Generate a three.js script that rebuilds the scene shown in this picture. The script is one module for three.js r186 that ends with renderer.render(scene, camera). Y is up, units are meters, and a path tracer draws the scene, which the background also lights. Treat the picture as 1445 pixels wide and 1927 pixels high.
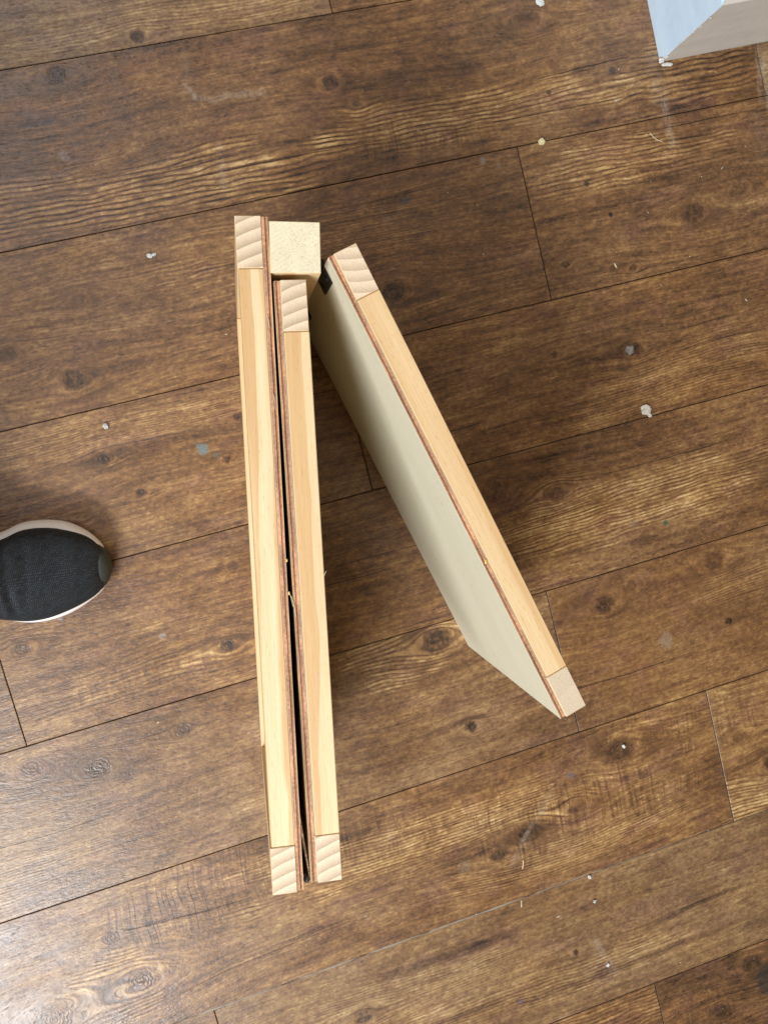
import * as THREE from 'three';
import { mergeGeometries } from 'three/addons/utils/BufferGeometryUtils.js';

// ---------------------------------------------------------------- camera, light, exposure
const scene = new THREE.Scene();
const camera = new THREE.PerspectiveCamera(62.88, 767 / 1024, 0.02, 40);
camera.position.set(0, 0.89569, 0);
camera.up.set(0.01252, -0.06713, -0.99767);
camera.lookAt(0.18290, 0.89569 - 0.98076, 0.06829);

const renderer = new THREE.WebGLRenderer({ antialias: true });
renderer.setSize(767, 1024);
renderer.toneMapping = THREE.LinearToneMapping;
renderer.toneMappingExposure = 0.92;
renderer.shadowMap.enabled = true;

scene.background = new THREE.Color().setRGB(0.18, 0.134, 0.08);   // warm light bounced by the room

function areaLight(name, color, power, w, h, from, to) {
  const l = new THREE.RectAreaLight(color, power, w, h);
  l.name = name; l.position.set(...from); l.lookAt(...to); scene.add(l); return l;
}
// daylight through a skylight-height window up on the left, towards the bottom of the picture
areaLight('window_daylight', new THREE.Color().setRGB(0.90, 0.96, 1.0), 84, 1.5, 0.30, [-1.05, 2.05, 1.85], [0.1, 0.1, 0.05]);
// warm ceiling fitting overhead
areaLight('ceiling_lamp', new THREE.Color().setRGB(1.0, 0.96, 0.92), 12.0, 0.36, 0.8, [-0.95, 2.45, 0.0], [-0.95, 0, -0.0001]);

// added cool light, unseen, to haze the floor at lower left
areaLight('ceiling_lamp_001', new THREE.Color().setRGB(0.84, 0.93, 1.0), 8.0, 0.9, 0.9, [-1.05, 2.45, 1.45], [-1.05, 0, 1.4499]);
areaLight('ceiling_lamp_002', new THREE.Color().setRGB(0.93, 0.95, 1.0), 7.0, 0.9, 0.9, [-0.8, 2.45, -1.35], [-0.8, 0, -1.3501]);  // another added unseen light, for haze on the upper-left floor

// ---------------------------------------------------------------- small tools
function rng(seed) { let a = seed >>> 0; return () => { a = (a + 0x6D2B79F5) | 0; let t = Math.imul(a ^ (a >>> 15), 1 | a); t = (t + Math.imul(t ^ (t >>> 7), 61 | t)) ^ t; return ((t ^ (t >>> 14)) >>> 0) / 4294967296; }; }
const PERM = new Uint8Array(512), RV = new Float32Array(256);
{ const r = rng(7); const p = [...Array(256).keys()]; for (let i = 255; i > 0; i--) { const j = Math.floor(r() * (i + 1)); [p[i], p[j]] = [p[j], p[i]]; } for (let i = 0; i < 512; i++) PERM[i] = p[i & 255]; for (let i = 0; i < 256; i++) RV[i] = r() * 2 - 1; }
function noise(x, y) {                                     // value noise, -1..1
  const xi = Math.floor(x), yi = Math.floor(y); let fx = x - xi, fy = y - yi;
  fx = fx * fx * (3 - 2 * fx); fy = fy * fy * (3 - 2 * fy);
  const a = PERM[xi & 255], b = PERM[(xi + 1) & 255], j = yi & 255, k = (yi + 1) & 255;
  const v00 = RV[PERM[a + j]], v10 = RV[PERM[b + j]], v01 = RV[PERM[a + k]], v11 = RV[PERM[b + k]];
  const u = v00 + (v10 - v00) * fx, w = v01 + (v11 - v01) * fx; return u + (w - u) * fy;
}
const fbm = (x, y) => 0.55 * noise(x, y) + 0.3 * noise(x * 2.03 + 17.1, y * 2.03 + 5.3) + 0.15 * noise(x * 4.1 + 3.7, y * 4.1 + 31.9);
const clamp = (x, a = 0, b = 1) => x < a ? a : x > b ? b : x;
const smooth = (a, b, x) => { const t = clamp((x - a) / (b - a)); return t * t * (3 - 2 * t); };
const mix = (a, b, t) => a + (b - a) * t;
function ramp(stops) {                                     // sRGB colour ramp as a 256-entry table
  const t = new Float32Array(256 * 3);
  for (let i = 0; i < 256; i++) {
    const v = i / 255; let k = 0; while (k < stops.length - 2 && v > stops[k + 1][0]) k++;
    const f = clamp((v - stops[k][0]) / (stops[k + 1][0] - stops[k][0]));
    for (let c = 0; c < 3; c++) t[i * 3 + c] = mix(stops[k][c + 1], stops[k + 1][c + 1], f);
  }
  return t;
}
function texture(w, h, data, srgb, wrap = THREE.ClampToEdgeWrapping) {
  const t = new THREE.DataTexture(data, w, h, THREE.RGBAFormat);
  t.magFilter = THREE.LinearFilter; t.minFilter = THREE.LinearMipmapLinearFilter; t.generateMipmaps = true;
  t.wrapS = t.wrapT = wrap; if (srgb) t.colorSpace = THREE.SRGBColorSpace; t.needsUpdate = true; return t;
}
function paint(w, h, f, wrap) {                            // f(i, j) -> [r, g, b, height 0..1, roughness 0..1]
  const c = new Uint8Array(w * h * 4), d = new Uint8Array(w * h * 4);
  for (let j = 0; j < h; j++) for (let i = 0; i < w; i++) {
    const p = f(i, j), o = (j * w + i) * 4;
    c[o] = clamp(p[0], 0, 255); c[o + 1] = clamp(p[1], 0, 255); c[o + 2] = clamp(p[2], 0, 255); c[o + 3] = 255;
    d[o] = clamp(p[3]) * 255; d[o + 1] = clamp(p[4]) * 255; d[o + 2] = 0; d[o + 3] = 255;
  }
  return { map: texture(w, h, c, true, wrap), data: texture(w, h, d, false, wrap) };
}
const taken = new Map();
function numbered(name) { const n = taken.get(name) ?? 0; taken.set(name, n + 1); return n ? `${name}_${String(n).padStart(3, '0')}` : name; }
function part(name, geometry, material, parent) {
  const m = new THREE.Mesh(geometry, material); m.name = name; m.castShadow = m.receiveShadow = true; parent.add(m); return m;
}
function thing(name, label, category, [x, y, z] = [0, 0, 0], turn = 0, group) {
  const o = new THREE.Group(); o.name = numbered(name); o.position.set(x, y, z); o.rotation.y = turn;
  o.userData = { label, category }; if (group) o.userData.group = group; scene.add(o); return o;
}
// a box with chamfered edges. grain: axis of the wood grain. Sides get uv (along grain, across) in metres from the low corner; the two faces
// across the grain get uv 0..1 and material group 1.
function board(lx, ly, lz, grain = 'z', c = 0.0006) {
  const L = [lx, ly, lz], pos = [], nor = [], uv = [], side = [], end = [];
  const g = 'xyz'.indexOf(grain);
  const quad = (pts, n, axis) => {
    const [a, b, d] = pts, e1 = new THREE.Vector3().subVectors(b, a), e2 = new THREE.Vector3().subVectors(d, a);
    if (e1.cross(e2).dot(n) < 0) pts = pts.slice().reverse();
    const tris = pts.length === 4 ? [0, 1, 2, 0, 2, 3] : [0, 1, 2];
    const into = axis === g ? end : side;
    for (const k of tris) {
      const p = pts[k], q = [p.x + lx / 2, p.y, p.z + lz / 2];
      into.push(pos.length / 3); pos.push(p.x, p.y, p.z); nor.push(n.x, n.y, n.z);
      if (axis === g) { const o = [0, 1, 2].filter((i) => i !== g); uv.push(q[o[0]] / L[o[0]], q[o[1]] / L[o[1]]); }
      else { const o = [0, 1, 2].find((i) => i !== g && i !== axis); uv.push(q[g], q[o]); }
    }
  };
  const V = (i, s, inset) => { // corner with signs s, pulled in by c except along axis i
    const v = [0, 1, 2].map((k) => s[k] * (L[k] / 2 - (k === i ? 0 : c))); return new THREE.Vector3(v[0], v[1] + ly / 2, v[2]);
  };
  for (let i = 0; i < 3; i++) for (const s of [-1, 1]) {
    const [j, k] = [(i + 1) % 3, (i + 2) % 3], n = new THREE.Vector3().setComponent(i, s);
    quad([[-1, -1], [1, -1], [1, 1], [-1, 1]].map(([a, b]) => { const q = [0, 0, 0]; q[i] = s; q[j] = a; q[k] = b; return V(i, q); }), n, i);
  }
  for (let i = 0; i < 3; i++) for (const a of [-1, 1]) for (const b of [-1, 1]) { // edges along axis i
    const [j, k] = [(i + 1) % 3, (i + 2) % 3], n = new THREE.Vector3().setComponent(j, a).setComponent(k, b).normalize();
    const at = (w, s) => { const q = [0, 0, 0]; q[i] = s; q[j] = a; q[k] = b; return V(w, q); };
    quad([at(j, -1), at(j, 1), at(k, 1), at(k, -1)], n, i === g ? j : (j === g ? k : j));
  }
  for (const a of [-1, 1]) for (const b of [-1, 1]) for (const d of [-1, 1]) {
    const s = [a, b, d]; quad([V(0, s), V(1, s), V(2, s)], new THREE.Vector3(a, b, d).normalize(), (g + 1) % 3);
  }
  const geo = new THREE.BufferGeometry();
  geo.setAttribute('position', new THREE.Float32BufferAttribute(pos, 3)); geo.setAttribute('normal', new THREE.Float32BufferAttribute(nor, 3)); geo.setAttribute('uv', new THREE.Float32BufferAttribute(uv, 2));
  geo.setIndex([...side, ...end]); geo.addGroup(0, side.length, 0); geo.addGroup(side.length, end.length, 1);
  return geo;
}

// ---------------------------------------------------------------- the floor: vinyl planks, each its own piece
const SEAMS = [-582, -413.9, -246.2, -77.4, 76.2, 238.4, 410.6, 580.8, 742.5, 908];   // mm across the rows
const PLANK = 914, FLOOR_TURN = 0.25164;
const toFloor = (x, z) => [x * Math.cos(FLOOR_TURN) - z * Math.sin(FLOOR_TURN), x * Math.sin(FLOOR_TURN) + z * Math.cos(FLOOR_TURN)];   // mm along, mm across
const RAMP = ramp([[0, 42, 30, 22], [0.25, 85, 60, 41], [0.5, 122, 87, 57], [0.72, 156, 119, 77], [0.88, 186, 150, 102], [1, 208, 176, 128]]);
const STAINS = [   // paint drips and spots: x, z (mm), radius, colour, strength
  [-25, -6, 6.6, [112, 128, 132], 0.9], [-12, 0, 3.2, [104, 120, 122], 0.5], [451, -119, 5.2, [152, 152, 150], 0.95], [425, -268, 2.6, [30, 28, 34], 0.95],
  [191, -271, 2.8, [52, 74, 98], 0.8], [170, -250, 4.5, [120, 112, 112], 0.3], [500, 79, 3.2, [40, 84, 74], 0.75], [462, 80, 4.5, [120, 112, 110], 0.35],
  [276, -318, 3.6, [150, 146, 156], 0.6], [293, -314, 2.8, [146, 142, 150], 0.45], [-68.7, 189.9, 3.8, [160, 166, 178], 0.6], [-170, 168, 3.0, [150, 160, 190], 0.5],
  [-155, -295, 5.5, [140, 132, 142], 0.45], [504, 218, 10, [150, 132, 120], 0.55], [260, 470, 9, [150, 134, 112], 0.35], [388, 372, 4, [120, 116, 140], 0.5],
  [330, 640, 3.5, [84, 70, 112], 0.5], [-66, 574, 3.5, [98, 100, 130], 0.35], [20, 90, 4, [96, 84, 76], 0.4], [396, -300, 3.2, [44, 36, 34], 0.8], [350, -395, 3, [50, 40, 36], 0.7],
  [424, -424, 4, [52, 44, 46], 0.7], [660, 650, 24, [44, 46, 50], 0.6],
];
const SCUFFS = [   // pale smears: x0, z0, x1, z1 (mm), half width, strength
  [-38, -372, -28, -362, 3, 0.4], [-28, -362, -8, -360, 3.2, 0.32], [-2, -364, 42, -372, 3.4, 0.38], [-36, -400, -36, -372, 7, 0.14], [-4, -316, 0, -275, 4, 0.25],
  [472, -440, 484, -395, 11, 0.22], [486, -395, 498, -350, 5, 0.42], [600, -462, 606, -405, 3, 0.5], [608, -452, 622, -372, 4, 0.5], [604, -385, 612, -345, 10, 0.16],
  [330, 445, 352, 412, 3, 0.34], [318, 474, 336, 440, 5, 0.2], [352, 412, 362, 396, 7, 0.18], [-34, 352, -34, 392, 0.5, 0.4], [-52, 366, -50, 384, 0.4, 0.25], [424, 578, 432, 596, 5, 0.3], [440, 604, 446, 616, 6, 0.25],
  [-90, 520, 60, 500, 40, 0.05], [330, -470, 480, -440, 70, 0.09], [480, 560, 520, 530, 30, 0.06],
];
// knots: mm along, mm across, radius, darkness; saw: patches of cross-cut marks; rings: patches of coarse grain lines; tone: brightness, warmth
const LOOKS = [
  { row: 0, end: 223, fib: 0.8, tone: 0.04, warm: 0.0, grey: 0.35, knots: [[24, -424, 7, 0.8], [160, -470, 9, 0.4]], rings: [[60, -440, 240, 22, 0.32, 3.6]] },
  { row: 0, end: 223 + PLANK, tone: -0.08, warm: 0.1, knots: [[420, -470, 12, 0.5]] },
  { row: 1, end: 696, fib: 0.85, tone: -0.07, warm: 0.12, mottle: 1.35, knots: [[-63, -401, 10, 0.95], [203, -347, 8, 0.9], [430, -372, 13, 0.35], [225, -322, 5, 0.6]], rings: [[0, -278, 260, 40, 0.85, 5.2], [330, -290, 190, 38, 0.7, 5.0], [600, -290, 120, 42, 0.75, 5.4]], saw: [[290, -275, 90, 34, 0.5]] },
  { row: 1, end: 696 + PLANK, tone: 0.10, warm: -0.2, grey: 0.5, knots: [] },
  { row: 2, end: 388, tone: -0.04, warm: 0.02, knots: [[-127, -110, 11, 0.85], [-100, -186, 7, 0.5], [215, -124, 13, 0.9], [-180, -150, 8, 0.5]], rings: [[120, -190, 200, 50, 0.3, 3.6]] },
  { row: 2, end: 388 + PLANK, tone: -0.03, warm: 0.06, knots: [[579, -136, 12, 0.85], [491, -91, 5, 0.6], [412, -112, 4, 0.8], [640, -150, 10, 0.3]], rings: [[520, -205, 150, 34, 0.6, 5.2]] },
  { row: 3, end: 140, tone: -0.01, warm: 0.04, knots: [[-120, -27, 6, 1.0], [-2, 5, 4.5, 0.9], [-94, 16, 4.5, 0.9], [23, -35, 5, 0.7], [-260, 30, 9, 0.8]], rings: [[-60, -50, 200, 22, 0.3, 2.6]] },
  { row: 3, end: 140 + PLANK, tone: -0.03, warm: 0.22, knots: [[471, -3, 8, 0.95], [377, -18, 4, 0.7], [690, 10, 9, 0.6]], rings: [[520, 40, 200, 40, 0.35, 3.2]] },
  { row: 4, end: -274, tone: 0, warm: 0, grey: 0.2, knots: [] },
  { row: 4, end: 640, tone: -0.02, warm: 0.16, knots: [[-52, 196, 9, 1.0], [272, 113, 15, 0.5], [345, 132, 9, 0.3], [-250, 140, 8, 0.6]], rings: [[440, 170, 190, 42, 0.6, 4.2], [-150, 205, 110, 28, 0.4, 4.2], [350, 150, 60, 32, 0.5, 3.0]], saw: [[-150, 205, 110, 26, 0.35]] },
  { row: 5, end: 305, fib: 0.8, tone: 0.02, warm: 0.02, grey: 0.12, knots: [[-275, 262, 12, 0.5], [-214, 282, 13, 0.7], [168, 256, 17, 0.8], [183, 364, 6.5, 0.95], [-120, 270, 8, 0.5]], rings: [[130, 262, 80, 34, 0.6, 3.6], [-330, 370, 170, 40, 0.3, 3.4]] },
  { row: 5, end: 305 + PLANK, fib: 0.65, tone: -0.01, warm: 0.2, mottle: 0.8, knots: [[369, 274, 12, 0.9], [517, 337, 6, 0.9], [515, 262, 13, 0.5], [405, 262, 8, 0.45]], rings: [[560, 300, 100, 26, 0.35, 3.6]] },
  { row: 6, end: 470, fib: 0.9, tone: 0.0, warm: 0.08, mottle: 1.2, knots: [[-251, 465, 8, 0.75], [348, 448, 16, 0.8], [213, 506, 9, 1.0], [175, 520, 9, 0.7], [-330, 530, 22, 0.35], [-235, 520, 14, 0.5], [282, 494, 13, 0.3]], rings: [[80, 470, 240, 42, 0.6, 3.8], [250, 540, 180, 34, 0.5, 3.6], [-250, 520, 60, 30, 0.6, 4.2]], saw: [[-160, 450, 170, 46, 0.85], [80, 450, 140, 40, 0.4], [300, 500, 180, 50, 0.75], [400, 430, 90, 26, 0.5]] },
  { row: 6, end: 470 + PLANK, tone: 0.08, warm: 0.2, knots: [[536, 526, 13, 0.8], [500, 480, 9, 0.4]], rings: [[500, 560, 90, 30, 0.6, 4.6]], saw: [[490, 440, 60, 40, 0.6]] },
  { row: 7, end: -172, tone: 0.0, warm: 0.05, knots: [] },
  { row: 7, end: -172 + PLANK, fib: 0.7, tone: 0.03, warm: 0.04, grey: 0.25, mottle: 0.75, knots: [[240, 668, 3.5, 0.8], [-20, 650, 10, 0.5], [330, 645, 10, 0.3]], rings: [[180, 690, 260, 26, 0.4, 4.2], [40, 640, 150, 30, 0.3, 3.4]], streaks: [[300, 700, 190, 7], [60, 690, 100, 5], [400, 660, 120, 6], [100, 614, 130, 9]] },
  { row: 8, end: 325, tone: -0.06, warm: 0.24, knots: [[180, 790, 10, 0.7]], rings: [[240, 770, 160, 30, 0.5, 4.0]] },
  { row: 8, end: 325 + PLANK, tone: -0.12, warm: 0.14, mottle: 1.3, knots: [[453, 765, 13, 0.9], [400, 810, 10, 0.7], [500, 800, 10, 0.7]], saw: [[380, 790, 60, 40, 0.4]] },
];
function plankTexture(look, seed) {
  const r0 = SEAMS[look.row], wide = SEAMS[look.row + 1] - r0, t0 = look.end - PLANK;
  const W = 1828, H = 380, R = rng(seed * 977 + 5), ox = R() * 200, oy = R() * 200;
  const wig = [0, 1, 2].map(() => (R() - 0.5) * 2);
  const C = Math.cos(FLOOR_TURN), S = Math.sin(FLOOR_TURN);
  const stains = STAINS.map(([x, z, rad, col, a]) => { const [t, r] = toFloor(x, z); return { t, r, rad, col, a }; }).filter((q) => q.t > t0 - 40 && q.t < look.end + 40 && q.r > r0 - 40 && q.r < r0 + wide + 40);
  const scuffs = SCUFFS.map(([x0, z0, x1, z1, hw, a]) => { const [t, r] = toFloor(x0, z0), [u, v] = toFloor(x1, z1); return { t, r, u, v, hw, a }; }).filter((q) => Math.max(q.t, q.u) > t0 - 60 && Math.min(q.t, q.u) < look.end + 60 && Math.max(q.r, q.v) > r0 - 60 && Math.min(q.r, q.v) < r0 + wide + 60);
  const cracks = [...Array(5)].map(() => ({ g: r0 + R() * wide, t: t0 + R() * PLANK, half: 25 + R() * 90, dark: 0.2 + R() * 0.22 }));
  const fib = look.fib ?? 1, mottle = look.mottle ?? 1, grey = look.grey ?? 0;
  return paint(W, H, (i, j) => {
    const t = t0 + (i + 0.5) / W * PLANK, r = r0 + (j + 0.5) / H * wide;
    const x = t + ox * 10, y = r + oy * 10;
    // grain lines bend round the knots
    let g = r, knotDark = 0, ring = 0, inKnot = 0, halo = 0;
    for (const k of look.knots) {
      const dx = (t - k[0]), dy = r - k[1], d2 = dx * dx * 0.30 + dy * dy * 1.1, rad2 = k[2] * k[2];
      if (d2 > rad2 * 90) continue;
      g -= dy * 1.5 * rad2 / (d2 + rad2 * 0.9) * (1 - d2 / (rad2 * 90));
      const dd = Math.sqrt(dx * dx * 0.75 + dy * dy) + 1.6 * noise(x * 0.16, y * 0.16) + 1.2 * noise(x * 0.5, y * 0.5), q = dd / k[2];
      const core = 1 - smooth(0.55, 1.1, q);
      if (core > inKnot) { inKnot = core; ring = Math.sin(dd * 1.9 + 2 * noise(x * 0.1, y * 0.1)); }
      knotDark = Math.max(knotDark, core * k[3] * (0.75 + 0.35 * noise(x * 0.35, y * 0.35)));
      knotDark = Math.max(knotDark, k[3] * 0.55 * (1 - smooth(1.0, 3.2, Math.sqrt(d2) / k[2])) * smooth(-0.1, 0.7, noise(x * 0.03, g * 0.16 + 9)));
      halo = Math.max(halo, k[3] * (1 - smooth(0.1, 0.5, Math.abs(q - 1.35))));
    }
    g += 7 * noise(x / 190, y / 75) + 1.3 * noise(x / 70, y / 26) + 0.45 * noise(x / 21, y / 9);
    const gy = g + oy * 10;
    // fine broken fibres, medium streaks, broad mottling
    const fibre = noise(x / 4.6, gy / 0.75) * 0.6 + noise(x / 2.4, gy / 0.6) * 0.5 + noise(x / 12, gy / 1.3) * 0.6;
    const thread = noise(x / 48, gy / 0.95) * 0.7 + noise(x / 110, gy / 1.9) * 0.6, pebble = noise(x / 3.2 + 60, y / 2.6) + noise(x / 6 + 20, y / 5);
    const streak = noise(x / 75, gy / 4.6) * 0.7 + noise(x / 34, gy / 2.4) * 0.5;
    const broad = fbm(x / 95, y / 42), patch = fbm(x / 26 + 40, y / 15);
    const grit = noise(x / 1.1, y / 0.9) * 0.5 + noise(x / 2.6, y / 1.7) * 0.5;
    let v = 0.54 + look.tone + fib * (0.12 * fibre + 0.095 * thread + 0.09 * streak) + mottle * (0.13 * broad + 0.09 * patch) + 0.11 * grit + 0.06 * pebble;
    let h = 0.55 + 0.16 * fibre + 0.12 * streak + 0.1 * grit;
    for (const m of look.rings ?? []) {
      const q = Math.hypot((t - m[0]) / m[2], (g - m[1]) / m[3]) + 0.35 * noise(x / 45, y / 14);
      if (q > 1) continue;
      const amt = m[4] * smooth(1, 0.55, q), ph = gy / m[5] + 0.35 * noise(x / 26, gy / 9), f = ph - Math.floor(ph);
      const line = smooth(0.0, 0.35, f) * smooth(1.0, 0.72, f);              // light wood between dark lines
      const broken = 0.75 + 0.45 * noise(x / 10, gy / 2.2);
      v += amt * ((line - 0.5) * 0.72 * broken + 0.06); h += amt * (line - 0.5) * 0.5;
    }
    for (const m of look.saw ?? []) {
      const q = Math.hypot((t - m[0]) / m[2], (r - m[1]) / m[3]) + 0.35 * noise(x / 30, y / 20);
      if (q > 1) continue;
      const amt = m[4] * smooth(1, 0.5, q), lean = t + r * 0.06 + 2.5 * noise(x / 60, y / 22);
      const bars = noise((lean + ox) / 1.7, y / 34 + 3), big = noise((lean + ox) / 6.5, y / 60 + 8);
      v += amt * (-0.22 * smooth(0.2, 0.8, bars) - 0.2 * smooth(0.42, 0.9, big) + 0.18 * smooth(0.2, 0.8, -bars) * (0.5 + fibre)); h -= amt * 0.12 * smooth(0.35, 0.8, bars);
    }
    for (const m of look.streaks ?? []) {
      const q = Math.hypot((t - m[0]) / m[2], (g - m[1]) / m[3] + 0.5 * noise(x / 40, y / 9));
      if (q < 1) v -= 0.2 * smooth(1, 0.3, q);
    }
    v += 0.09 * halo * (0.4 + noise(x / 8, gy / 2));
    v -= 0.10 * smooth(0.4, 0.85, noise(x / 48 + 11, gy / 5)) * mottle;          // dark smudges along the grain
    v += 0.12 * smooth(0.35, 0.8, noise(x / 11 + 70, gy / 1.1)) * smooth(-0.2, 0.5, broad); // tan flecks
    const pore = smooth(0.5, 0.8, noise(x / 7 + 30, gy / 0.62)); v -= 0.11 * pore; h -= 0.25 * pore;
    for (const k of cracks) {
      const dt = Math.abs(t - k.t); if (dt > k.half) continue;
      const w = Math.abs(g - k.g) / (0.28 + 0.22 * (1 - dt / k.half)); if (w < 1.6) { const a = k.dark * (1 - smooth(0.5, 1.6, w)); v -= a; h -= a * 1.2; }
    }
    v = mix(v, 0.08 + 0.09 * ring * inKnot + 0.06 * grit, clamp(knotDark * 1.1) * 0.93); h -= 0.25 * inKnot * (0.5 + 0.5 * ring);
    const iv = (clamp(v) * 255 | 0) * 3, tint = noise(x / 34 + 90, y / 15), purple = smooth(0.1, 0.8, tint) * 4;
    let cr = RAMP[iv], cg = RAMP[iv + 1], cb = RAMP[iv + 2];
    const warm = 0.75 * look.warm - 0.06 + 0.25 * noise(x / 70 + 5, y / 40);
    cr *= 1 + 0.06 * warm; cb *= 1 - 0.16 * warm; cb += purple; cg -= purple * 0.25;
    if (grey) { const l = 0.3 * cr + 0.55 * cg + 0.15 * cb, q = grey * 0.5; cr = mix(cr, l * 1.04, q); cg = mix(cg, l, q); cb = mix(cb, l * 0.88, q); }
    let rough = 0.39 + 0.07 * broad - 0.10 * (h - 0.55) + 0.05 * patch;
    for (const q of stains) {
      const dx = t - q.t, dy = r - q.r; if (Math.abs(dx) > q.rad * 2 || Math.abs(dy) > q.rad * 2) continue;
      const a = q.a * (1 - smooth(0.75, 1.1, (Math.hypot(dx, dy) + q.rad * 0.22 * noise(t / 3, r / 3) + q.rad * 0.12 * noise(t, r)) / q.rad));
      cr = mix(cr, q.col[0], a * (0.85 + 0.3 * grit)); cg = mix(cg, q.col[1], a * (0.85 + 0.3 * grit)); cb = mix(cb, q.col[2], a * (0.85 + 0.3 * grit)); rough = mix(rough, 0.3, a); h += 0.25 * a * (1 + grit);
    }
    for (const q of scuffs) {
      const ex = q.u - q.t, ey = q.v - q.r, l2 = ex * ex + ey * ey, k = clamp(((t - q.t) * ex + (r - q.r) * ey) / l2), d = Math.hypot(t - q.t - k * ex, r - q.r - k * ey) / q.hw;
      if (d > 1.5) continue;
      const a = 0.6 * q.a * (1 - smooth(0.3, 1.4, d + 0.5 * noise(t / 6, r / 2.4))) * clamp(0.7 + 0.9 * noise(t / 1.6, r / 5) + 0.4 * h);
      cr = mix(cr, 196, a); cg = mix(cg, 192, a); cb = mix(cb, 190, a); rough = mix(rough, 0.6, a);
    }
    const edge = Math.min(r - r0, r0 + wide - r, t - t0, look.end - t);   // print darkens right at the cut edge
    if (edge < 1.1) { const a = 0.35 * (1 - edge / 1.1); cr *= 1 - a; cg *= 1 - a; cb *= 1 - a; }
    return [cr, cg, cb, h, rough];
  });
}
const floor = new THREE.Group(); floor.name = 'floor'; floor.userData = { kind: 'structure' }; floor.rotation.y = FLOOR_TURN; scene.add(floor);
{
  const T = 0.0028, B = 0.0005, gap = 0.00035;
  function plankGeometry(wide) {   // a thin slab with bevelled top edges, uv 0..1 over the face
    const L = PLANK / 1000, W = wide / 1000, pos = [], idx = [], uv = [];
    const ring = (inset, y) => { const a = gap + inset; for (const [x, z] of [[a, a], [L - a, a], [L - a, W - a], [a, W - a]]) { pos.push(x, y, z); uv.push(x / L, z / W); } };
    ring(0, -T); ring(0, -B * 0.8); ring(B, 0);
    const out = { pos: [], uv: [] };
    const tri = (...k) => { for (const q of k) { out.pos.push(pos[q * 3], pos[q * 3 + 1], pos[q * 3 + 2]); out.uv.push(uv[q * 2], uv[q * 2 + 1]); } };
    tri(8, 10, 9); tri(8, 11, 10);
    for (const lo of [0, 4]) for (let k = 0; k < 4; k++) { const a = lo + k, b = lo + (k + 1) % 4; tri(a, a + 4, b + 4); tri(a, b + 4, b); }
    const geo = new THREE.BufferGeometry(); geo.setAttribute('position', new THREE.Float32BufferAttribute(out.pos, 3)); geo.setAttribute('uv', new THREE.Float32BufferAttribute(out.uv, 2)); geo.computeVertexNormals(); return geo;
  }
  const mats = LOOKS.map((look, n) => { const t = plankTexture(look, n + 1); return new THREE.MeshStandardMaterial({ map: t.map, roughnessMap: t.data, roughness: 1, bumpMap: t.data, bumpScale: 0.00042 }); });
  const geos = SEAMS.slice(0, -1).map((s, k) => plankGeometry(SEAMS[k + 1] - s));
  const lay = (row, t0, z0, mat) => { const p = part('plank', geos[row], mat, floor); p.position.set(t0 / 1000, 0, z0 / 1000); p.name = numbered('plank'); };
  LOOKS.forEach((look, n) => lay(look.row, look.end - PLANK, SEAMS[look.row], mats[n]));
  // the floor goes on past the picture
  for (let row = 0; row < 9; row++) {
    const ends = LOOKS.filter((l) => l.row === row).map((l) => l.end), lo = Math.min(...ends) - PLANK, hi = Math.max(...ends);
    const same = LOOKS.map((l, n) => [l, n]).filter(([l]) => l.row === row);
    lay(row, lo - PLANK, SEAMS[row], mats[same[same.length - 1][1]]); if (hi < 1250) lay(row, hi, SEAMS[row], mats[same[0][1]]);
  }
  for (let k = 1; k <= 4; k++) for (const side of [-1, 1]) for (let c = -2; c < 2; c++) {
    const row = side < 0 ? (k + 3) % 9 : (k + 1) % 9, z = side < 0 ? SEAMS[0] - 168 * k - 4 : 908 + 170 * (k - 1), n = (row * 2 + c + 9) % LOOKS.length;
    const g = LOOKS[n].row; lay(g, c * PLANK + (k * 331) % PLANK, z, mats[n]);
  }
  const under = new THREE.MeshStandardMaterial({ color: new THREE.Color().setRGB(0.02, 0.015, 0.012), roughness: 0.9 });
  part('underlay', new THREE.BoxGeometry(4.6, 0.01, 2.9).translate(0.1, -0.0082, 0.16), under, floor);
  // the worn edge along one joint shows as a pale broken line
  const pts = []; for (let k = 0; k <= 160; k++) { const t = -420 + k * 6.2; pts.push([t, 580.8 + 0.35 * noise(t / 14, 3), (0.55 + 0.5 * noise(t / 22, 7) + 0.35 * noise(t / 5, 9)) * (0.35 + smooth(-420, -200, t) * smooth(430, 120, t))]); }
  const pos = [], index = [];
  pts.forEach(([t, r, w], k) => { const q = Math.max(0.15, w); pos.push(t / 1000, -0.0002, (r - q) / 1000, t / 1000, 0.0006, r / 1000, t / 1000, -0.0002, (r + q) / 1000); if (k) { const a = (k - 1) * 3, b = k * 3; index.push(a, a + 1, b, b, a + 1, b + 1, a + 1, a + 2, b + 1, b + 1, a + 2, b + 2); } });
  const geo = new THREE.BufferGeometry(); geo.setAttribute('position', new THREE.Float32BufferAttribute(pos, 3)); geo.setIndex(index); geo.computeVertexNormals();
  part('raised_edge', geo, new THREE.MeshStandardMaterial({ color: new THREE.Color().setRGB(0.27, 0.22, 0.17), roughness: 0.5, side: THREE.DoubleSide }), floor);
}

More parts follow.
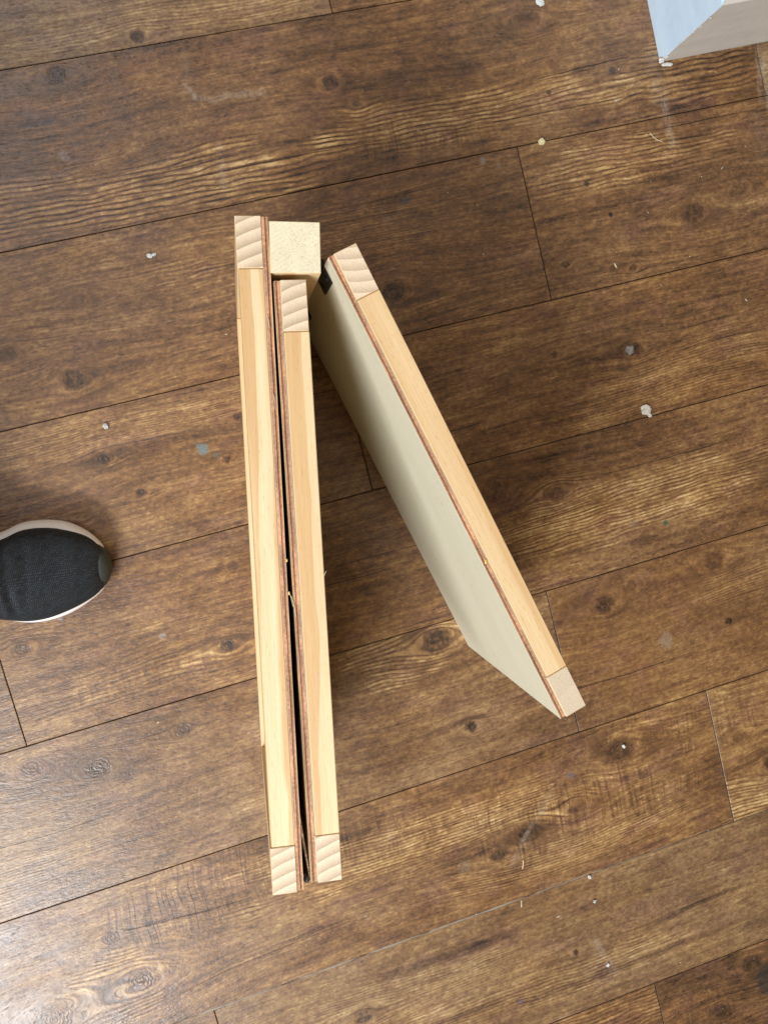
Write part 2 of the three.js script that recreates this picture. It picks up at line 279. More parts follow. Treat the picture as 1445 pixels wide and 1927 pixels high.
// ---------------------------------------------------------------- wall corner with mitred skirting boards
{
  const [ct, cr] = [0.5738, -0.3042];
  const wall = new THREE.Group(); wall.name = 'wall'; wall.userData = { kind: 'structure' }; wall.rotation.y = FLOOR_TURN; scene.add(wall);
  const face = new THREE.MeshStandardMaterial({ color: new THREE.Color().setRGB(0.66, 0.62, 0.53), roughness: 0.8 });
  part('plaster', new THREE.BoxGeometry(1.2, 1.6, 0.9).translate(ct + 0.013 + 0.6, 0.8, cr - 0.013 - 0.45), face, wall);
  const wave = (seed, base) => paint(256, 64, (i, j) => { const n = noise(i / 30 + seed, j / 3), q = noise(i / 3, j / 3 + seed); return [base[0] + 3 * n + 2 * q, base[1] + 3 * n + 2 * q, base[2] + 3 * n + 2 * q, 0.5 + 0.3 * n + 0.2 * q, 0.42 + 0.08 * n]; });
  const H = 0.121, D = 0.013;
  const skirt = (name, long, base, seed, along) => {   // a mitred length: plan outline extruded upwards, top edge eased
    const s = new THREE.Shape();
    if (along) { s.moveTo(0, 0); s.lineTo(long, 0); s.lineTo(long, D); s.lineTo(D, D); } else { s.moveTo(0, 0); s.lineTo(D, D); s.lineTo(D, long); s.lineTo(0, long); }
    s.closePath();
    const g = new THREE.ExtrudeGeometry(s, { depth: H - 0.003, bevelEnabled: true, bevelThickness: 0.0015, bevelSize: 0.0004, bevelOffset: -0.0004, bevelSegments: 2 });
    g.rotateX(-Math.PI / 2); g.translate(ct, 0.0017, cr);
    const u = g.attributes.uv, p = g.attributes.position; for (let k = 0; k < u.count; k++) u.setXY(k, (along ? p.getX(k) : p.getZ(k)) * 2, p.getY(k) * 6);
    const t = wave(seed, base); t.map.wrapS = t.map.wrapT = t.data.wrapS = t.data.wrapT = THREE.RepeatWrapping;
    return part(name, g, new THREE.MeshStandardMaterial({ map: t.map, roughnessMap: t.data, roughness: 1, bumpMap: t.data, bumpScale: 0.0003 }), wall);
  };
  skirt('skirting_board', 0.9, [210, 233, 255], 3, false).name = 'skirting_board';  // white board with the blue of the daylight tinted into its colour
  const f = skirt('skirting_board', 1.1, [212, 205, 196], 9, true); f.name = 'skirting_board_001';
  // chipped paint and filler along the mitre
  const R = rng(51), bits = [];
  for (let k = 0; k < 26; k++) {
    const y = k < 11 ? 0.002 + R() * 0.012 : R() * 0.115, s = (k < 11 ? 0.0013 : 0.0007) * (0.6 + R() * 0.8);
    const g = new THREE.IcosahedronGeometry(s, 0); g.scale(1, 1.6, 1); g.rotateZ(R() * 3); g.translate(ct - 0.0002 + (R() - 0.5) * 0.003, y, cr + 0.0002 + (R() - 0.5) * 0.003); bits.push(g);
  }
  for (let k = 0; k < 3; k++) { const g = new THREE.IcosahedronGeometry(0.0020 + 0.001 * R(), 1); g.scale(1.4, 0.35, 0.8); g.translate(ct + 0.004 + k * 0.0035, 0.0015, cr + 0.002 + R() * 0.003); bits.push(g); }
  const filler = part('filler', mergeGeometries(bits), new THREE.MeshStandardMaterial({ color: new THREE.Color().setRGB(0.72, 0.68, 0.64), roughness: 0.8 }), wall); filler.userData.label = 'crumbly white filler at the foot of the corner';
}

// ---------------------------------------------------------------- wood of the folding frame
const lin = (r, g, b) => new THREE.Color().setRGB(r, g, b);
function material(t, sx, sy, extra = {}) {   // t.map repeated so that it covers sx by sy metres of uv
  const m = t.map.clone(), d = t.data.clone(); for (const q of [m, d]) { q.repeat.set(1 / sx, 1 / sy); q.wrapS = q.wrapT = THREE.RepeatWrapping; q.needsUpdate = true; }
  return new THREE.MeshStandardMaterial({ map: m, roughnessMap: d, roughness: 1, bumpMap: d, bumpScale: 0.0002, ...extra });
}
const TAN = [210, 170, 120], CREAM = [229, 202, 160], PALE = [236, 204, 156];
function pineLong(seed, bands, dashes = 1) {   // bands(u, v) -> 0 tan .. 1 cream, u and v 0..1
  return paint(1024, 64, (i, j) => {
    const u = (i + 0.5) / 1024, v = (j + 0.5) / 64, x = u * 440, y = v * 19;
    const b = bands(u, v, x, y), f = noise(x / 26 + seed, y / 0.5) * 0.6 + noise(x / 8, y / 0.35 + seed) * 0.4;
    const dash = smooth(0.68, 0.9, noise(x / 7 + seed * 3, y / 0.4 + 40)) * dashes, s = 1 + 0.022 * f + 0.018 * noise(x / 60, y / 4 + seed) - 0.07 * dash;
    return [0, 1, 2].map((c) => mix(TAN[c], CREAM[c], clamp(b)) * (1 + (s - 1) * (1 + 0.5 * c))).concat([0.5 + 0.25 * f - 0.3 * dash, 0.55 + 0.08 * f]);
  });
}
function endGrain(seed, { tilt, step, phase, contrast, fine = 0, tone = 1, knot = 0 }) {   // growth rings across a 19 x 37.5 mm end; u 0..1 across, v 0..1 along
  return paint(160, 316, (i, j) => {
    const x = (i + 0.5) / 160 * 19, y = (j + 0.5) / 316 * 37.5;
    const q = (y + x * tilt - x * x * tilt * 0.012 + 0.3 * noise(x / 9, y / 9 + seed)) / step + phase, f = q - Math.floor(q);
    const late = Math.pow(f, 1.5) * smooth(1, 0.965, f) * contrast;
    const n = noise(x / 0.35, y / 0.35 + seed) * 0.5 + noise(x / 0.8 + seed, y / 0.8) * 0.5, ray = noise((x - y * 0.12) / 0.3, y / 6 + seed);
    const fl = fine ? fine * smooth(0.1, 0.8, Math.sin((x * 1.0 + y * 0.35) * 5.2 + 1.2 * noise(x / 2, y / 2))) : 0;
    const k = tone * (1 - 0.27 * late - 0.1 * fl + 0.035 * n + 0.02 * ray);
    return [229 * k, 206 * k * (1 - 0.045 * late), 177 * k * (1 - 0.09 * late), 0.5 + 0.3 * n, 0.7];
  });
}
const postEnd = paint(256, 256, (i, j) => {   // rough sawn end: pitted, faint diagonal rings
  const x = i / 256 * 37.3, y = j / 256 * 37.3, n = noise(x / 0.3, y / 0.3), m = noise(x / 0.7 + 9, y / 0.7), dense = 0.55 + 0.45 * smooth(6, 26, x + 0.3 * y);
  const pit = smooth(0.25, 0.75, n * 0.85 + m * 0.3) * dense, ring = Math.sin((y + x * 0.62 + 1.5 * noise(x / 14, y / 14)) * 1.9) * (1 - smooth(8, 30, x)) ;
  const k = 1 - 0.085 * pit - 0.035 * smooth(0.3, 1, ring) + 0.02 * noise(x / 6, y / 6);
  return [228 * k, 216 * k * (1 - 0.02 * pit), 186 * k * (1 - 0.08 * pit), 0.6 - 0.5 * pit, 0.85];
});
const postSide = pineLong(21, (u, v) => 0.75 + 0.3 * noise(u * 3, v * 5), 0.5);
const plyFace = paint(1024, 512, (i, j) => {   // pale veneer, faint streaks along the panel
  const x = i / 1024 * 420, y = j / 512 * 266, f = noise(x / 30, y / 1.2) * 0.5 + noise(x / 9, y / 0.8) * 0.3, b = noise(x / 110, y / 24), mark = smooth(0.72, 0.86, noise(x / 5 + 3, y / 2.2)) * smooth(0.2, 0.6, noise(x / 40, y / 30 + 5));
  const k = 1 + 0.022 * f + 0.012 * b - 0.14 * mark;
  return [212 * k, 204 * k, 180 * k * (1 + 0.01 * b), 0.5 + 0.2 * f, 0.6];
});
const ply = (seed, c, d) => paint(1024, 16, (i, j) => {   // cut edge of a hardwood ply: speckled end grain or streaky long grain
  const x = i / 2.2, y = j / 5, n = noise(x / 1.3 + seed, y / 0.5) * 0.5 + noise(x / 0.6, y / 0.3 + seed) * 0.5, l = noise(x / 16 + seed, y / 2);
  const k = 1 + d * n + 0.15 * l + 0.13 * noise(x / 45, seed); return [c[0] * k, c[1] * k, c[2] * k, 0.5 + 0.4 * n, 0.75];
});
const plyRed = ply(3, [188, 139, 104], 0.28), plyDark = ply(8, [138, 90, 68], 0.3), plyTan = ply(14, [182, 130, 93], 0.24), plyPale = ply(19, [222, 196, 150], 0.06);
const M = {
  red: material(plyRed, 0.46, 0.003), dark: material(plyDark, 0.46, 0.003), tan: material(plyTan, 0.46, 0.003), pale: material(plyPale, 0.46, 0.003),
  face: material(plyFace, 0.42, 0.266), postSide: material(postSide, 0.44, 0.019), postEnd: material(postEnd, 1, 1, { bumpScale: 0.0004 }),
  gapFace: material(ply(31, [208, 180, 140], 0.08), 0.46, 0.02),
  black: new THREE.MeshStandardMaterial({ color: lin(0.006, 0.006, 0.007), roughness: 0.42 }),
  screw: new THREE.MeshStandardMaterial({ color: lin(0.01, 0.01, 0.011), roughness: 0.6, metalness: 0.2 }),
  glue: new THREE.MeshPhysicalMaterial({ color: lin(0.75, 0.5, 0.12), roughness: 0.25, clearcoat: 0.6 }),
  fibre: new THREE.MeshStandardMaterial({ color: lin(0.72, 0.6, 0.4), roughness: 0.8 }),
  rubber: new THREE.MeshStandardMaterial({ color: lin(0.05, 0.06, 0.066), roughness: 0.4 }),
};
const LEAN = 0.0115, H = 0.266, W = 0.019, S = 0.0375, P = 0.0050;
const stand = thing('wooden_frame', 'folding stand of three pale pine panels hinged to a post on the brown floor', 'folding stand', [0, 0, 0]);
const pineA = pineLong(4, (u, v, x, y) => { const c = 0.46 + 0.16 * Math.sin(u * 5.2 + 0.6) + 0.04 * noise(x / 20, 1), w = 0.16 + 0.15 * smooth(0.1, 0.5, u) + 0.05 * noise(x / 40, 5); return Math.max(smooth(-w - 0.03, -w + 0.02, v - c) * smooth(w + 0.18, w, v - c), 0.55 * smooth(0.3, 0, v) * smooth(0.2, 0.4, u), smooth(0.75, 0.98, u) * (0.55 + 0.5 * noise(v * 6, 2 + u * 3))); });
const pineB = pineLong(9, (u, v, x) => smooth(0.0, 0.06, v - (0.62 - 0.42 * smooth(0.2, 1, u) + 0.16 * Math.exp(-((u - 0.55) ** 2) * 90) + 0.03 * noise(x / 25, 3))) * 0.75 + 0.1 * u, 0.8);
const pineC = pineLong(15, (u, v, x) => 0.42 + 0.3 * u - 0.55 * smooth(0.62, 0.8, v + 0.05 * noise(x / 50, 2)) * smooth(1.05, 0.88, v) * smooth(0.15, 0.4, u) - 0.3 * smooth(0.35, 0.02, v) * smooth(0.5, 0.1, u), 1.3);
const pineD = pineLong(27, (u, v) => 0.5 + 0.4 * noise(u * 4, v * 3), 1);
function panel(x, z, turn, long, plySide, topPine, ends) {
  const g = new THREE.Group(); g.name = 'framed_panel'; const lean = plySide > 0 || long > 0.43 ? LEAN : 0; g.position.set(x + H * Math.sin(lean), 0, z); g.rotation.set(0, turn, lean, 'YXZ'); stand.add(g);
  const railL = long - 2 * S - 0.0006, mid = long / 2;
  const rail = (name, y, pine, h, dx, w = W) => { const m = part(name, board(w, h, railL, 'z'), [material(pine, 0.44, 0.019), M.postEnd], g); m.position.set(w / 2 + dx, y, mid); return m; };
  if (plySide > 0) rail('top_rail', H - 0.0375 - 0.0004, topPine, 0.0375, 0.0010, 0.0181); else rail('top_rail', H - 0.0375 - 0.0004, topPine, 0.0375, 0.0003); rail('bottom_rail', 0, pineD, 0.0375, -0.0003);
  ends.forEach((e, k) => {
    const m = part('end_stile', board(W, H, S, 'y', 0.0004), [material(pineD, 0.44, 0.019), material(endGrain(11 + k * 7 + long * 100, e), 1, 1, { bumpScale: 0.00025 })], g);
    m.position.set(W / 2, 0, k ? long - S / 2 : S / 2);
  });
  // plywood: five layers from the frame outwards
  let off = 0; const L = long - 0.0016;
  for (const [name, t, mat, cut] of [['back_veneer', 0.0004, M.dark, 0.0004], ['plywood_core', 0.0021, M.red, 0.0003], ['crossband', 0.0009, M.dark, 0.0009], ['plywood_core', 0.0011, M.tan, 0.0004], ['face_veneer', 0.0005, M.pale, 0]]) {
    const m = part(name, board(t, H - 0.0006 - cut, L, 'z', 0.00012), [mat, mat], g);
    m.position.set(plySide > 0 ? W + off + t / 2 : -off - t / 2, 0, mid - cut); off += t;
  }
  return g;
}
const ringsTop = { tilt: 0.5, step: 9.2, phase: 0.28, contrast: 0.85 }, ringsEnd = { tilt: 0.5, step: 9.6, phase: 0.2, contrast: 0.75 };
const left = panel(0.00715, -0.17317, 0.04499, 0.51312, 1, pineA, [ringsTop, ringsEnd]);
left.userData.label = 'longest panel, flush with the post';
const middle = panel(0.03988, -0.12849, 0.05496, 0.46195, -1, pineB, [{ ...ringsTop, phase: 0.02, tilt: 0.46 }, { ...ringsEnd, phase: 0.72 }]);
middle.userData.label = 'panel folded flat against the longest panel';
const right = panel(0.07942, -0.14887, 0.48105, 0.40810, -1, pineC, [{ tilt: -0.5, step: 9.0, phase: 0.45, contrast: 0.6 }, { tilt: 0.3, step: 30, phase: 0.3, contrast: 0.08, fine: 0.9, tone: 0.93 }]);
right.userData.label = 'panel swung open to the right';
// broad outer faces of the plywood show their veneer
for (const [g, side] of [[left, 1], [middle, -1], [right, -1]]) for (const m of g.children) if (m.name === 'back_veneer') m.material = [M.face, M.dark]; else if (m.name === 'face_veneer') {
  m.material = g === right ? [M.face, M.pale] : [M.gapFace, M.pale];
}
{
  const p = part('post', board(0.0373, H + 0.0002, 0.0373, 'y', 0.0005), [M.postSide, M.postEnd], stand);
  p.rotation.set(0, 0.02032, LEAN, 'YXZ'); const c = Math.cos(-0.02032), s = Math.sin(-0.02032), u = 0.01865; p.position.set(0.0320 + H * Math.sin(LEAN) + u * c - u * s, 0, -0.17061 + u * s + u * c);
}
function hinge(y) {   // two leaves and a knuckle, between the post and the open panel
  const g = new THREE.Group(); g.name = 'hinge'; stand.add(g);
  const leaf = part('leaf', board(0.0012, 0.047, 0.0158, 'y', 0.0003), [M.black, M.black], g);
  const th = 0.48105, at = (u, v) => [0.07942 + Math.cos(th) * v + Math.sin(th) * u, -0.14887 - Math.sin(th) * v + Math.cos(th) * u];
  let [x, z] = at(0.0079, -0.0057); leaf.position.set(x, y, z); leaf.rotation.y = th;
  const other = part('leaf', board(0.0012, 0.047, 0.0158, 'y', 0.0003), [M.black, M.black], g); other.position.set(0.0711, y, -0.1567); other.rotation.y = 0.02032;
  const k = []; for (let i = 0; i < 3; i++) k.push(new THREE.CylinderGeometry(0.0026, 0.0026, 0.0152, 16).translate(0, 0.0078 + i * 0.0157, 0));
  const kn = part('knuckle', mergeGeometries(k), M.black, g); kn.position.set(0.0736, y, -0.1482);
  for (const h of [0.010, 0.037]) { const s = part('screw', new THREE.CylinderGeometry(0.0024, 0.0028, 0.0008, 14).rotateZ(Math.PI / 2), M.screw, g); [x, z] = at(0.0095, -0.0066); s.position.set(x, y + h, z); s.rotation.y = th; }
  return g;
}
hinge(H - 0.073).name = 'hinge'; hinge(0.028).name = 'hinge';
{
  const b = part('rubber_bumper', new THREE.SphereGeometry(0.0028, 20, 14).scale(0.95, 1.3, 1), M.rubber, stand); b.position.set(0.0573, 0.257, 0.3333);
  const s = part('rubber_bumper', new THREE.CylinderGeometry(0.0022, 0.0026, 0.16, 12), M.rubber, stand); s.position.set(0.0573, 0.172, 0.3328);
  for (const [x, z, r] of [[0.0431, 0.0796, 0.0008], [0.0446, 0.1045, 0.0009], [0.1990, 0.0842, 0.0013]]) { const q = part('glue_bead', new THREE.IcosahedronGeometry(r, 2).scale(0.8, 0.5, 1.6), M.glue, stand); q.position.set(x, 0.2656, z); }
  const fibre = (pts, r) => part('splinter', new THREE.TubeGeometry(new THREE.CatmullRomCurve3(pts.map((p) => new THREE.Vector3(...p))), 20, r, 5), M.fibre, stand);
  fibre([[0.0452, 0.2655, 0.1052], [0.0470, 0.2662, 0.1090], [0.0486, 0.2664, 0.1160], [0.0497, 0.2655, 0.1225]], 0.00022);
  fibre([[0.0456, 0.2655, 0.1060], [0.0466, 0.2665, 0.1105], [0.0477, 0.2662, 0.1150]], 0.0002);
  fibre([[0.0300, 0.2655, -0.1030], [0.0312, 0.2664, -0.0980], [0.0318, 0.2660, -0.0930]], 0.00022);
  fibre([[0.0712, 0.2645, 0.0930], [0.0716, 0.2665, 0.0905], [0.0727, 0.2668, 0.0882]], 0.00018);
  fibre([[0.0340, 0.2655, -0.0450], [0.0352, 0.2660, -0.0400], [0.0356, 0.2660, -0.0330]], 0.0002);
}

// ---------------------------------------------------------------- sneaker coming in from the left edge
{
  const shoe = thing('sneaker', 'black knit sneaker with white sole, toe pointing in from the left edge', 'shoe', [-0.25, 0, 0.115]);
  const world = [[-400, 115], [-395, 92], [-370, 80], [-330, 78], [-290, 82], [-255, 81], [-222, 76.8], [-201, 67.5], [-180.5, 64.7], [-159, 67], [-139, 77], [-124.5, 92], [-117.7, 112.4], [-123, 133], [-137.3, 147], [-162, 161.5], [-190, 167.5], [-224, 162.5], [-260, 153], [-300, 148], [-340, 150], [-375, 147], [-395, 136]];
  const curve = new THREE.CatmullRomCurve3(world.map(([x, z]) => new THREE.Vector3((x + 250) / 1000, 0, (z - 115) / 1000)), true);
  const N = 320, outline = curve.getSpacedPoints(N).slice(0, N), ctr = outline.map((p, k) => { const a = outline[(k + N - 1) % N], b = outline[(k + 1) % N], t = new THREE.Vector3().subVectors(b, a).normalize(); return [p, new THREE.Vector3(-t.z, 0, t.x)]; });
  // inward normals
  const mid = new THREE.Vector3(0, 0, 0); ctr.forEach(([p, n]) => { const c = new THREE.Vector3(clamp(p.x, -0.12, 0.09), 0, 0); if (n.dot(c.sub(p)) < 0) n.negate(); });
  const sweep = (profile, k0, k1, cap) => {   // rings of the outline pulled in by profile [inset, y]
    const pos = [], idx = [], n = k1 - k0, closed = n === N, cols = closed ? n : n + 1;
    for (const [inset, y] of profile) for (let k = 0; k < cols; k++) { const [p, m] = ctr[(k0 + k) % N]; const f = typeof inset === 'function' ? inset(k / n, p) : inset, yy = typeof y === 'function' ? y(k / n) : y; pos.push(p.x + m.x * f, yy, p.z + m.z * f); }
    for (let j = 0; j < profile.length - 1; j++) for (let k = 0; k < n; k++) { const a = j * cols + k, b = j * cols + (k + 1) % cols; idx.push(a, a + cols, b, b, a + cols, b + cols); }
    if (cap) { const base = (profile.length - 1) * cols, c = pos.length / 3; pos.push(0, pos[base * 3 + 1], 0); for (let k = 0; k < n; k++) idx.push(base + k, c, base + (k + 1) % cols); }
    const g = new THREE.BufferGeometry(); g.setAttribute('position', new THREE.Float32BufferAttribute(pos, 3)); g.setIndex(idx); g.computeVertexNormals(); return g;
  };
  const foam = paint(256, 64, (i, j) => { const n = noise(i / 2, j / 2), s = noise(i / 40, j / 2.2 + 4); return [226 + 3 * n + 3 * s, 218 + 3 * n + 3 * s, 212 + 3 * n + 3 * s, 0.5 + 0.3 * n + 0.3 * s, 0.6]; });
  const white = new THREE.MeshStandardMaterial({ color: lin(0.88, 0.82, 0.80), roughness: 0.55, side: THREE.DoubleSide });
  const dark = new THREE.MeshStandardMaterial({ color: lin(0.02, 0.02, 0.02), roughness: 0.8, side: THREE.DoubleSide });
  part('outsole', sweep([[0.012, 0.0005], [0.0035, 0.0005], [0.002, 0.003], [0.0022, 0.006]], 0, N, false), dark, shoe);
  part('midsole', sweep([[0.0025, 0.005], [0.0006, 0.009], [0, 0.015], [0.0008, 0.021], [0.0028, 0.0262], [0.0052, 0.0286], [0.008, 0.029]], 0, N, false), white, shoe);
  // upper: sections across the foot from toe to heel
  const xs = outline.map((p) => p.x), xToe = Math.max(...xs) - 0.0045, xHeel = Math.min(...xs) + 0.006;
  const rim = (p) => mix(p.z > 0 ? 0.0045 : 0.0068, 0.0012, smooth(0.088, 0.127, p.x));
  const half = (x) => { let lo = 0, hi = 0; for (let k = 0; k < N; k++) { const [p, n] = ctr[k], [q, m] = ctr[(k + 1) % N]; const ia = rim(p), ib = rim(q); const ax = p.x + n.x * ia, az = p.z + n.z * ia, bx = q.x + m.x * ib, bz = q.z + m.z * ib; if ((ax - x) * (bx - x) <= 0 && ax !== bx) { const z = az + (bz - az) * (x - ax) / (bx - ax); if (z < lo) lo = z; if (z > hi) hi = z; } } return [lo, hi]; };
  const height = new THREE.CatmullRomCurve3([[0, 27], [0.025, 37], [0.08, 47], [0.17, 55], [0.26, 63], [0.36, 76], [0.46, 92], [0.56, 103], [0.7, 102], [0.85, 97], [0.95, 92], [1, 60]].map(([u, y]) => new THREE.Vector3(u, y / 1000, 0)));
  const table = height.getPoints(400), hOf = (u) => { let k = 1; while (k < table.length - 1 && table[k].x < u) k++; const a = table[k - 1], b = table[k]; return mix(a.y, b.y, clamp((u - a.x) / (b.x - a.x || 1))); };
  const at = (u, v, off = 0) => {   // u toe..heel, v 0..1 across
    const x = mix(xToe, xHeel, u), [lo, hi] = half(clamp(x, xHeel + 0.0006, xToe - 0.0006)), c = (lo + hi) / 2, w = (hi - lo) / 2, f = v * Math.PI, cs = Math.cos(f), sn = Math.max(0, Math.sin(f));
    let y = 0.0265 + (hOf(u) - 0.0265) * Math.pow(sn, 0.72); let z = c - Math.sign(cs) * Math.pow(Math.abs(cs), 0.86) * w;
    const crease = (u0, d, k) => { const q = (u - u0 - 0.02 * Math.sin(v * 5 + k)) / 0.016; return d * Math.exp(-q * q) * smooth(0.1, 0.35, v) * smooth(0.95, 0.7, v); };
    y += -crease(0.295, 0.0022, 0) + crease(0.325, 0.0014, 0.4) - crease(0.352, 0.0022, 1.2) - crease(0.265, 0.0009, 2.2);
    y += 0.0006 * noise(x * 90, z * 90);
    const op = smooth(0.60, 0.66, u) * smooth(0.97, 0.93, u) * smooth(0.18, 0.27, v) * smooth(0.82, 0.73, v); y = mix(y, 0.045, op);
    return new THREE.Vector3(x, y + off * sn, z - off * Math.sign(cs) * Math.abs(cs));
  };
  const patch = (u0, u1, v0, v1, nu, nv, off, ease = 1) => {
    const pos = [], uv = [], idx = [];
    for (let i = 0; i <= nu; i++) for (let j = 0; j <= nv; j++) { const u = mix(u0, u1, Math.pow(i / nu, ease)), v = mix(typeof v0 === 'function' ? v0(u) : v0, typeof v1 === 'function' ? v1(u) : v1, j / nv), p = at(u, v, off * Math.min(1, Math.min(i, nu - i, j, nv - j))); pos.push(p.x, p.y, p.z); uv.push(p.x, v * 0.125); }
    for (let i = 0; i < nu; i++) for (let j = 0; j < nv; j++) { const a = i * (nv + 1) + j, b = a + nv + 1; idx.push(a, b, a + 1, b, b + 1, a + 1); }
    const g = new THREE.BufferGeometry(); g.setAttribute('position', new THREE.Float32BufferAttribute(pos, 3)); g.setAttribute('uv', new THREE.Float32BufferAttribute(uv, 2)); g.setIndex(idx); g.computeVertexNormals(); return g;
  };
  const KR = rng(77), rows = [...Array(14)].map(() => ({ o: KR() * 256, len: [...Array(16)].map(() => 0.35 + KR() * 0.9) }));
  const knit = paint(256, 256, (i, j) => {   // rows of short raised loops, 25 mm of cloth
    const q = j / 256 * 14, row = Math.floor(q), r = rows[row % 14], x = (i + r.o + 6 * noise(row, 3)) % 256 / 16, c = Math.floor(x) % 16, fx = x - Math.floor(x), fy = q - row;
    const loop = smooth(0.5, 0.3, Math.abs(fy - 0.5 - 0.12 * Math.sin(fx * 6.28))) * smooth(0.5, 0.34, Math.abs(fx - 0.5)) * r.len[c], n = noise(i / 2, j / 2), k = 0.4 + 2.5 * loop + 0.2 * n;
    return [14 * k, 16 * k, 19 * k, 0.1 + 0.8 * loop, 0.85 - 0.25 * loop];
  });
  part('knit_upper', patch(0, 1, 0, 1, 150, 60, 0, 1.9), material(knit, 0.0300, 0.0250, { bumpScale: 0.0008, side: THREE.DoubleSide, color: lin(1, 1, 1) }), shoe);
  const overlay = new THREE.MeshStandardMaterial({ color: lin(0.035, 0.042, 0.036), roughness: 0.7, side: THREE.DoubleSide });
  for (const [a, b] of [[0.27, 0.38], [0.62, 0.80]]) part('eyestay', patch(0.355, 0.62, a, b, 40, 10, 0.0016), overlay, shoe);
  part('tongue', patch(0.40, 0.64, 0.39, 0.61, 30, 14, 0.0032), new THREE.MeshStandardMaterial({ color: lin(0.012, 0.013, 0.015), roughness: 0.9, side: THREE.DoubleSide }), shoe);
  const laceMat = new THREE.MeshStandardMaterial({ color: lin(0.02, 0.02, 0.022), roughness: 0.85 });
  for (let k = 0; k < 5; k++) { const u = 0.42 + k * 0.042, pts = []; for (let j = 0; j <= 8; j++) pts.push(at(u + (k % 2 ? 0.012 : -0.012) * (j / 8 - 0.5), 0.33 + 0.34 * j / 8, 0.0055)); part('lace', new THREE.TubeGeometry(new THREE.CatmullRomCurve3(pts), 24, 0.0024, 8), laceMat, shoe); }
  // rubber bumper round the tip of the toe
  let tip = 0; ctr.forEach(([p], k) => { if (p.x > ctr[tip][0].x) tip = k; });
  const bump = (f) => Math.sqrt(Math.max(0, Math.sin(Math.PI * f)));
  const cut = (p) => Math.max(0, p.x - 0.1252);
  part('toe_bumper', sweep([[(f) => 0.003 - 0.002 * bump(f), 0.005], [(f) => 0.002 - 0.0032 * bump(f), 0.012], [(f) => 0.002 - 0.0028 * bump(f), 0.021], [(f, p) => 0.002 - 0.0015 * bump(f) + 0.25 * cut(p), (f) => 0.0245 + 0.0035 * bump(f)], [(f, p) => 0.002 + 0.6 * cut(p), (f) => 0.0255 + 0.0065 * bump(f)], [(f, p) => 0.0025 + cut(p), (f) => 0.0258 + 0.0085 * bump(f)], [(f, p) => 0.004 + cut(p), (f) => 0.0245 + 0.0075 * bump(f)]], tip - 13, tip + 13, false), new THREE.MeshStandardMaterial({ color: lin(0.045, 0.048, 0.042), roughness: 0.65, side: THREE.DoubleSide }), shoe);
}

// ---------------------------------------------------------------- the bent leg above that sneaker, outside the frame
{
  const path = new THREE.CatmullRomCurve3([[-0.337, 0.075, 0.115], [-0.335, 0.18, 0.114], [-0.332, 0.30, 0.112], [-0.345, 0.42, 0.110], [-0.42, 0.475, 0.108], [-0.54, 0.49, 0.104], [-0.68, 0.48, 0.10]].map((p) => new THREE.Vector3(...p)));
  const g = new THREE.TubeGeometry(path, 90, 1, 40), p = g.attributes.position, v = new THREE.Vector3();
  for (let i = 0; i <= 90; i++) { const c = path.getPointAt(i / 90), r = 0.052 + 0.026 * smooth(0, 0.75, i / 90); for (let j = 0; j <= 40; j++) { const k = i * 41 + j; v.fromBufferAttribute(p, k).sub(c); const a = (j % 40) / 40 * Math.PI * 2; v.multiplyScalar(r * (1 + 0.05 * noise(i / 4, 5 + 2 * Math.cos(a)) + 0.04 * noise(i / 1.7 + Math.sin(a) * 2, 9 + Math.cos(a)))).add(c); p.setXYZ(k, v.x, v.y, v.z); } }
  g.computeVertexNormals();
  const leg = part('trouser_leg', g, new THREE.MeshStandardMaterial({ color: lin(0.02, 0.024, 0.034), roughness: 0.9, side: THREE.DoubleSide }), scene);
  leg.userData = { label: 'dark trouser leg bent at the knee above the black sneaker', category: 'trousers' };
}

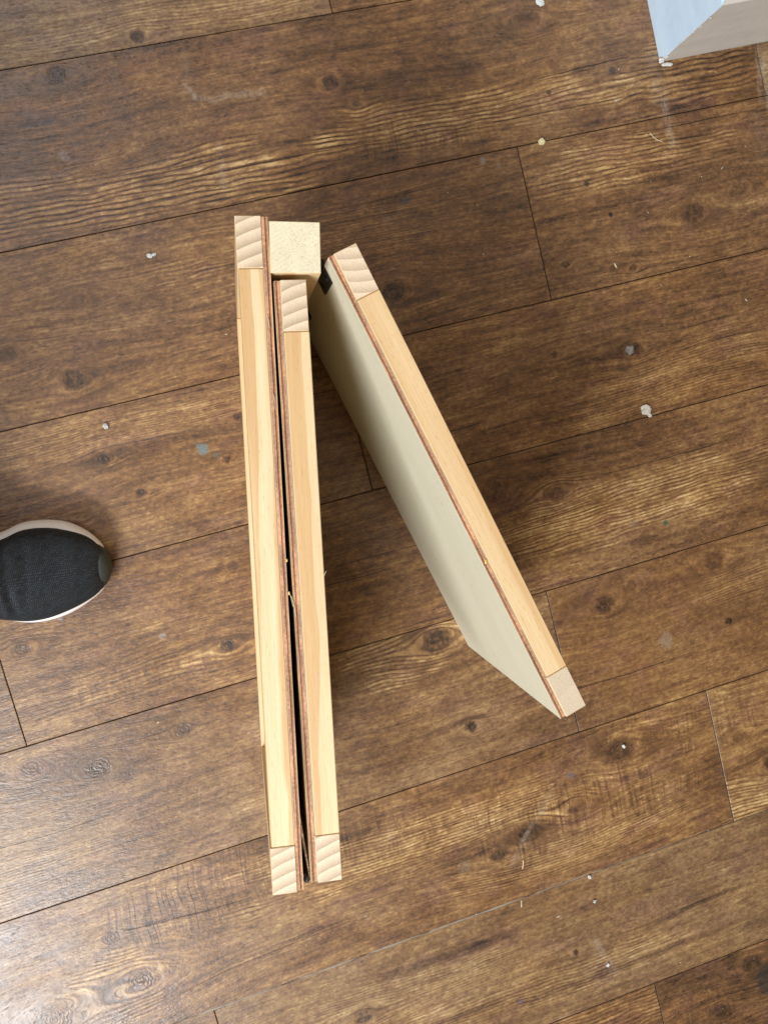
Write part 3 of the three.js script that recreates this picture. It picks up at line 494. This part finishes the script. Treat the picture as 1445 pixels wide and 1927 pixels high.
// ---------------------------------------------------------------- crumbs and sawdust on the floor
{
  const bit = (seed, r, flat, detail = 2) => { const g = new THREE.IcosahedronGeometry(r, detail), p = g.attributes.position; for (let k = 0; k < p.count; k++) { const x = p.getX(k) / r, y = p.getY(k) / r, z = p.getZ(k) / r, s = 1 + 0.35 * noise(x * 1.7 + seed, z * 1.7 + y) + 0.22 * noise(x * 4 + seed, z * 4 + y * 3); p.setXYZ(k, x * r * s, Math.max(0, (y * flat + flat * 0.7)) * r * s, z * r * s); } g.computeVertexNormals(); return g; };
  const chip = new THREE.MeshStandardMaterial({ color: lin(0.62, 0.57, 0.49), roughness: 0.85 }), whiteBit = new THREE.MeshStandardMaterial({ color: lin(0.62, 0.62, 0.6), roughness: 0.8 }), cream = new THREE.MeshStandardMaterial({ color: lin(0.72, 0.66, 0.36), roughness: 0.9 }), greyBit = new THREE.MeshStandardMaterial({ color: lin(0.5, 0.48, 0.46), roughness: 0.8 });
  const crumb = (x, z, r, flat, m, seed, label, category = 'crumb') => { const o = part('crumb', bit(seed, r, flat), m, scene); o.name = numbered('crumb'); o.position.set(x, 0.0002, z); o.userData = { label, category }; return o; };
  const flake = crumb(0.4713, -0.0509, 0.0058, 0.3, chip, 1, 'large ragged off-white plaster flake on the floor right of the open panel');
  crumb(0.4768, -0.0449, 0.0022, 0.5, chip, 2, 'small off-white grain lying next to the large plaster flake');
  crumb(0.3421, -0.3414, 0.0034, 0.6, cream, 3, 'yellowish foam crumb on the long plank joint above the post');
  crumb(-0.0744, -0.2013, 0.0026, 0.5, whiteBit, 4, 'white crumb on the floor left of the top end of the stand');
  crumb(-0.0705, -0.2030, 0.0019, 0.5, whiteBit, 14, 'tiny white grain touching the white crumb left of the stand');
  crumb(0.3383, -0.4884, 0.0042, 0.5, whiteBit, 5, 'white paint chip at the top edge, left of the skirting corner');
  crumb(-0.1211, -0.0290, 0.0028, 0.6, greyBit, 6, 'pale grey grain on the floor above the sneaker toe');
  crumb(0.4132, 0.4962, 0.0024, 0.8, whiteBit, 7, 'white bead sitting on the pale plank joint at lower right');
  crumb(0.4198, 0.5267, 0.0019, 0.9, whiteBit, 8, 'white bead just below the pale plank joint at lower right');
  crumb(0.4381, 0.6074, 0.0022, 0.7, whiteBit, 9, 'white speck on a dark streak near the bottom right');
  crumb(0.4524, 0.3416, 0.0021, 0.8, whiteBit, 10, 'pointed white speck on the dark knot below the open panel');
  // sawdust: flecks and short shavings too many to count
  const R = rng(2024), geo = new THREE.OctahedronGeometry(1, 0), n = 140;
  const dust = new THREE.InstancedMesh(geo, new THREE.MeshStandardMaterial({ color: lin(0.56, 0.49, 0.36), roughness: 0.8 }), n); dust.name = 'sawdust'; dust.userData = { kind: 'stuff', label: 'scattered pale sawdust flecks and shavings on the brown floor', category: 'sawdust' };
  const q = new THREE.Quaternion(), up = new THREE.Vector3(0, 1, 0), m = new THREE.Matrix4();
  for (let k = 0; k < n; k++) {
    let x, z; const c = R();
    if (c < 0.34) { x = 0.2 + R() * 0.42; z = -0.52 + R() * 0.32; } else if (c < 0.52) { x = 0.3 + R() * 0.34; z = 0.3 + R() * 0.45; } else { x = -0.33 + R() * 1.02; z = -0.52 + R() * 1.2; }
    const big = R(), s = (0.0003 + 0.0008 * big * big * big), long = R() < 0.3 ? 2 + R() * 2 : 1 + R() * 0.6;
    q.setFromAxisAngle(up, R() * 6.3); m.compose(new THREE.Vector3(x, s * 0.3, z), q, new THREE.Vector3(s * long, s * 0.5, s)); dust.setMatrixAt(k, m);
    const w = 0.75 + R() * 0.45; dust.setColorAt(k, new THREE.Color().setRGB(w, w * (0.95 + R() * 0.08), w * (0.8 + R() * 0.5)));
  }
  scene.add(dust);
  const shaving = (pts, r, label) => { const o = part('shaving', new THREE.TubeGeometry(new THREE.CatmullRomCurve3(pts.map(([x, y, z]) => new THREE.Vector3(x, y, z))), 16, r, 5), M.fibre, scene); o.name = numbered('shaving'); o.userData = { label, category: 'wood shaving' }; };
  shaving([[0.3310, 0.0004, 0.4690], [0.3305, 0.0010, 0.4740], [0.3300, 0.0005, 0.4790]], 0.0006, 'short straight white shaving just above the pale joint at lower right');
  shaving([[0.3294, 0.0004, 0.5170], [0.3292, 0.0010, 0.5210], [0.3294, 0.0005, 0.5250]], 0.0006, 'short straight white shaving just below the pale joint at lower right');
  shaving([[0.4700, 0.0004, -0.3600], [0.4770, 0.0012, -0.3535], [0.4850, 0.0005, -0.3515]], 0.0004, 'thin curved wood shaving below the skirting corner');
}
scene.traverse((o) => { if (o.isMesh) o.castShadow = o.receiveShadow = true; });
renderer.render(scene, camera);
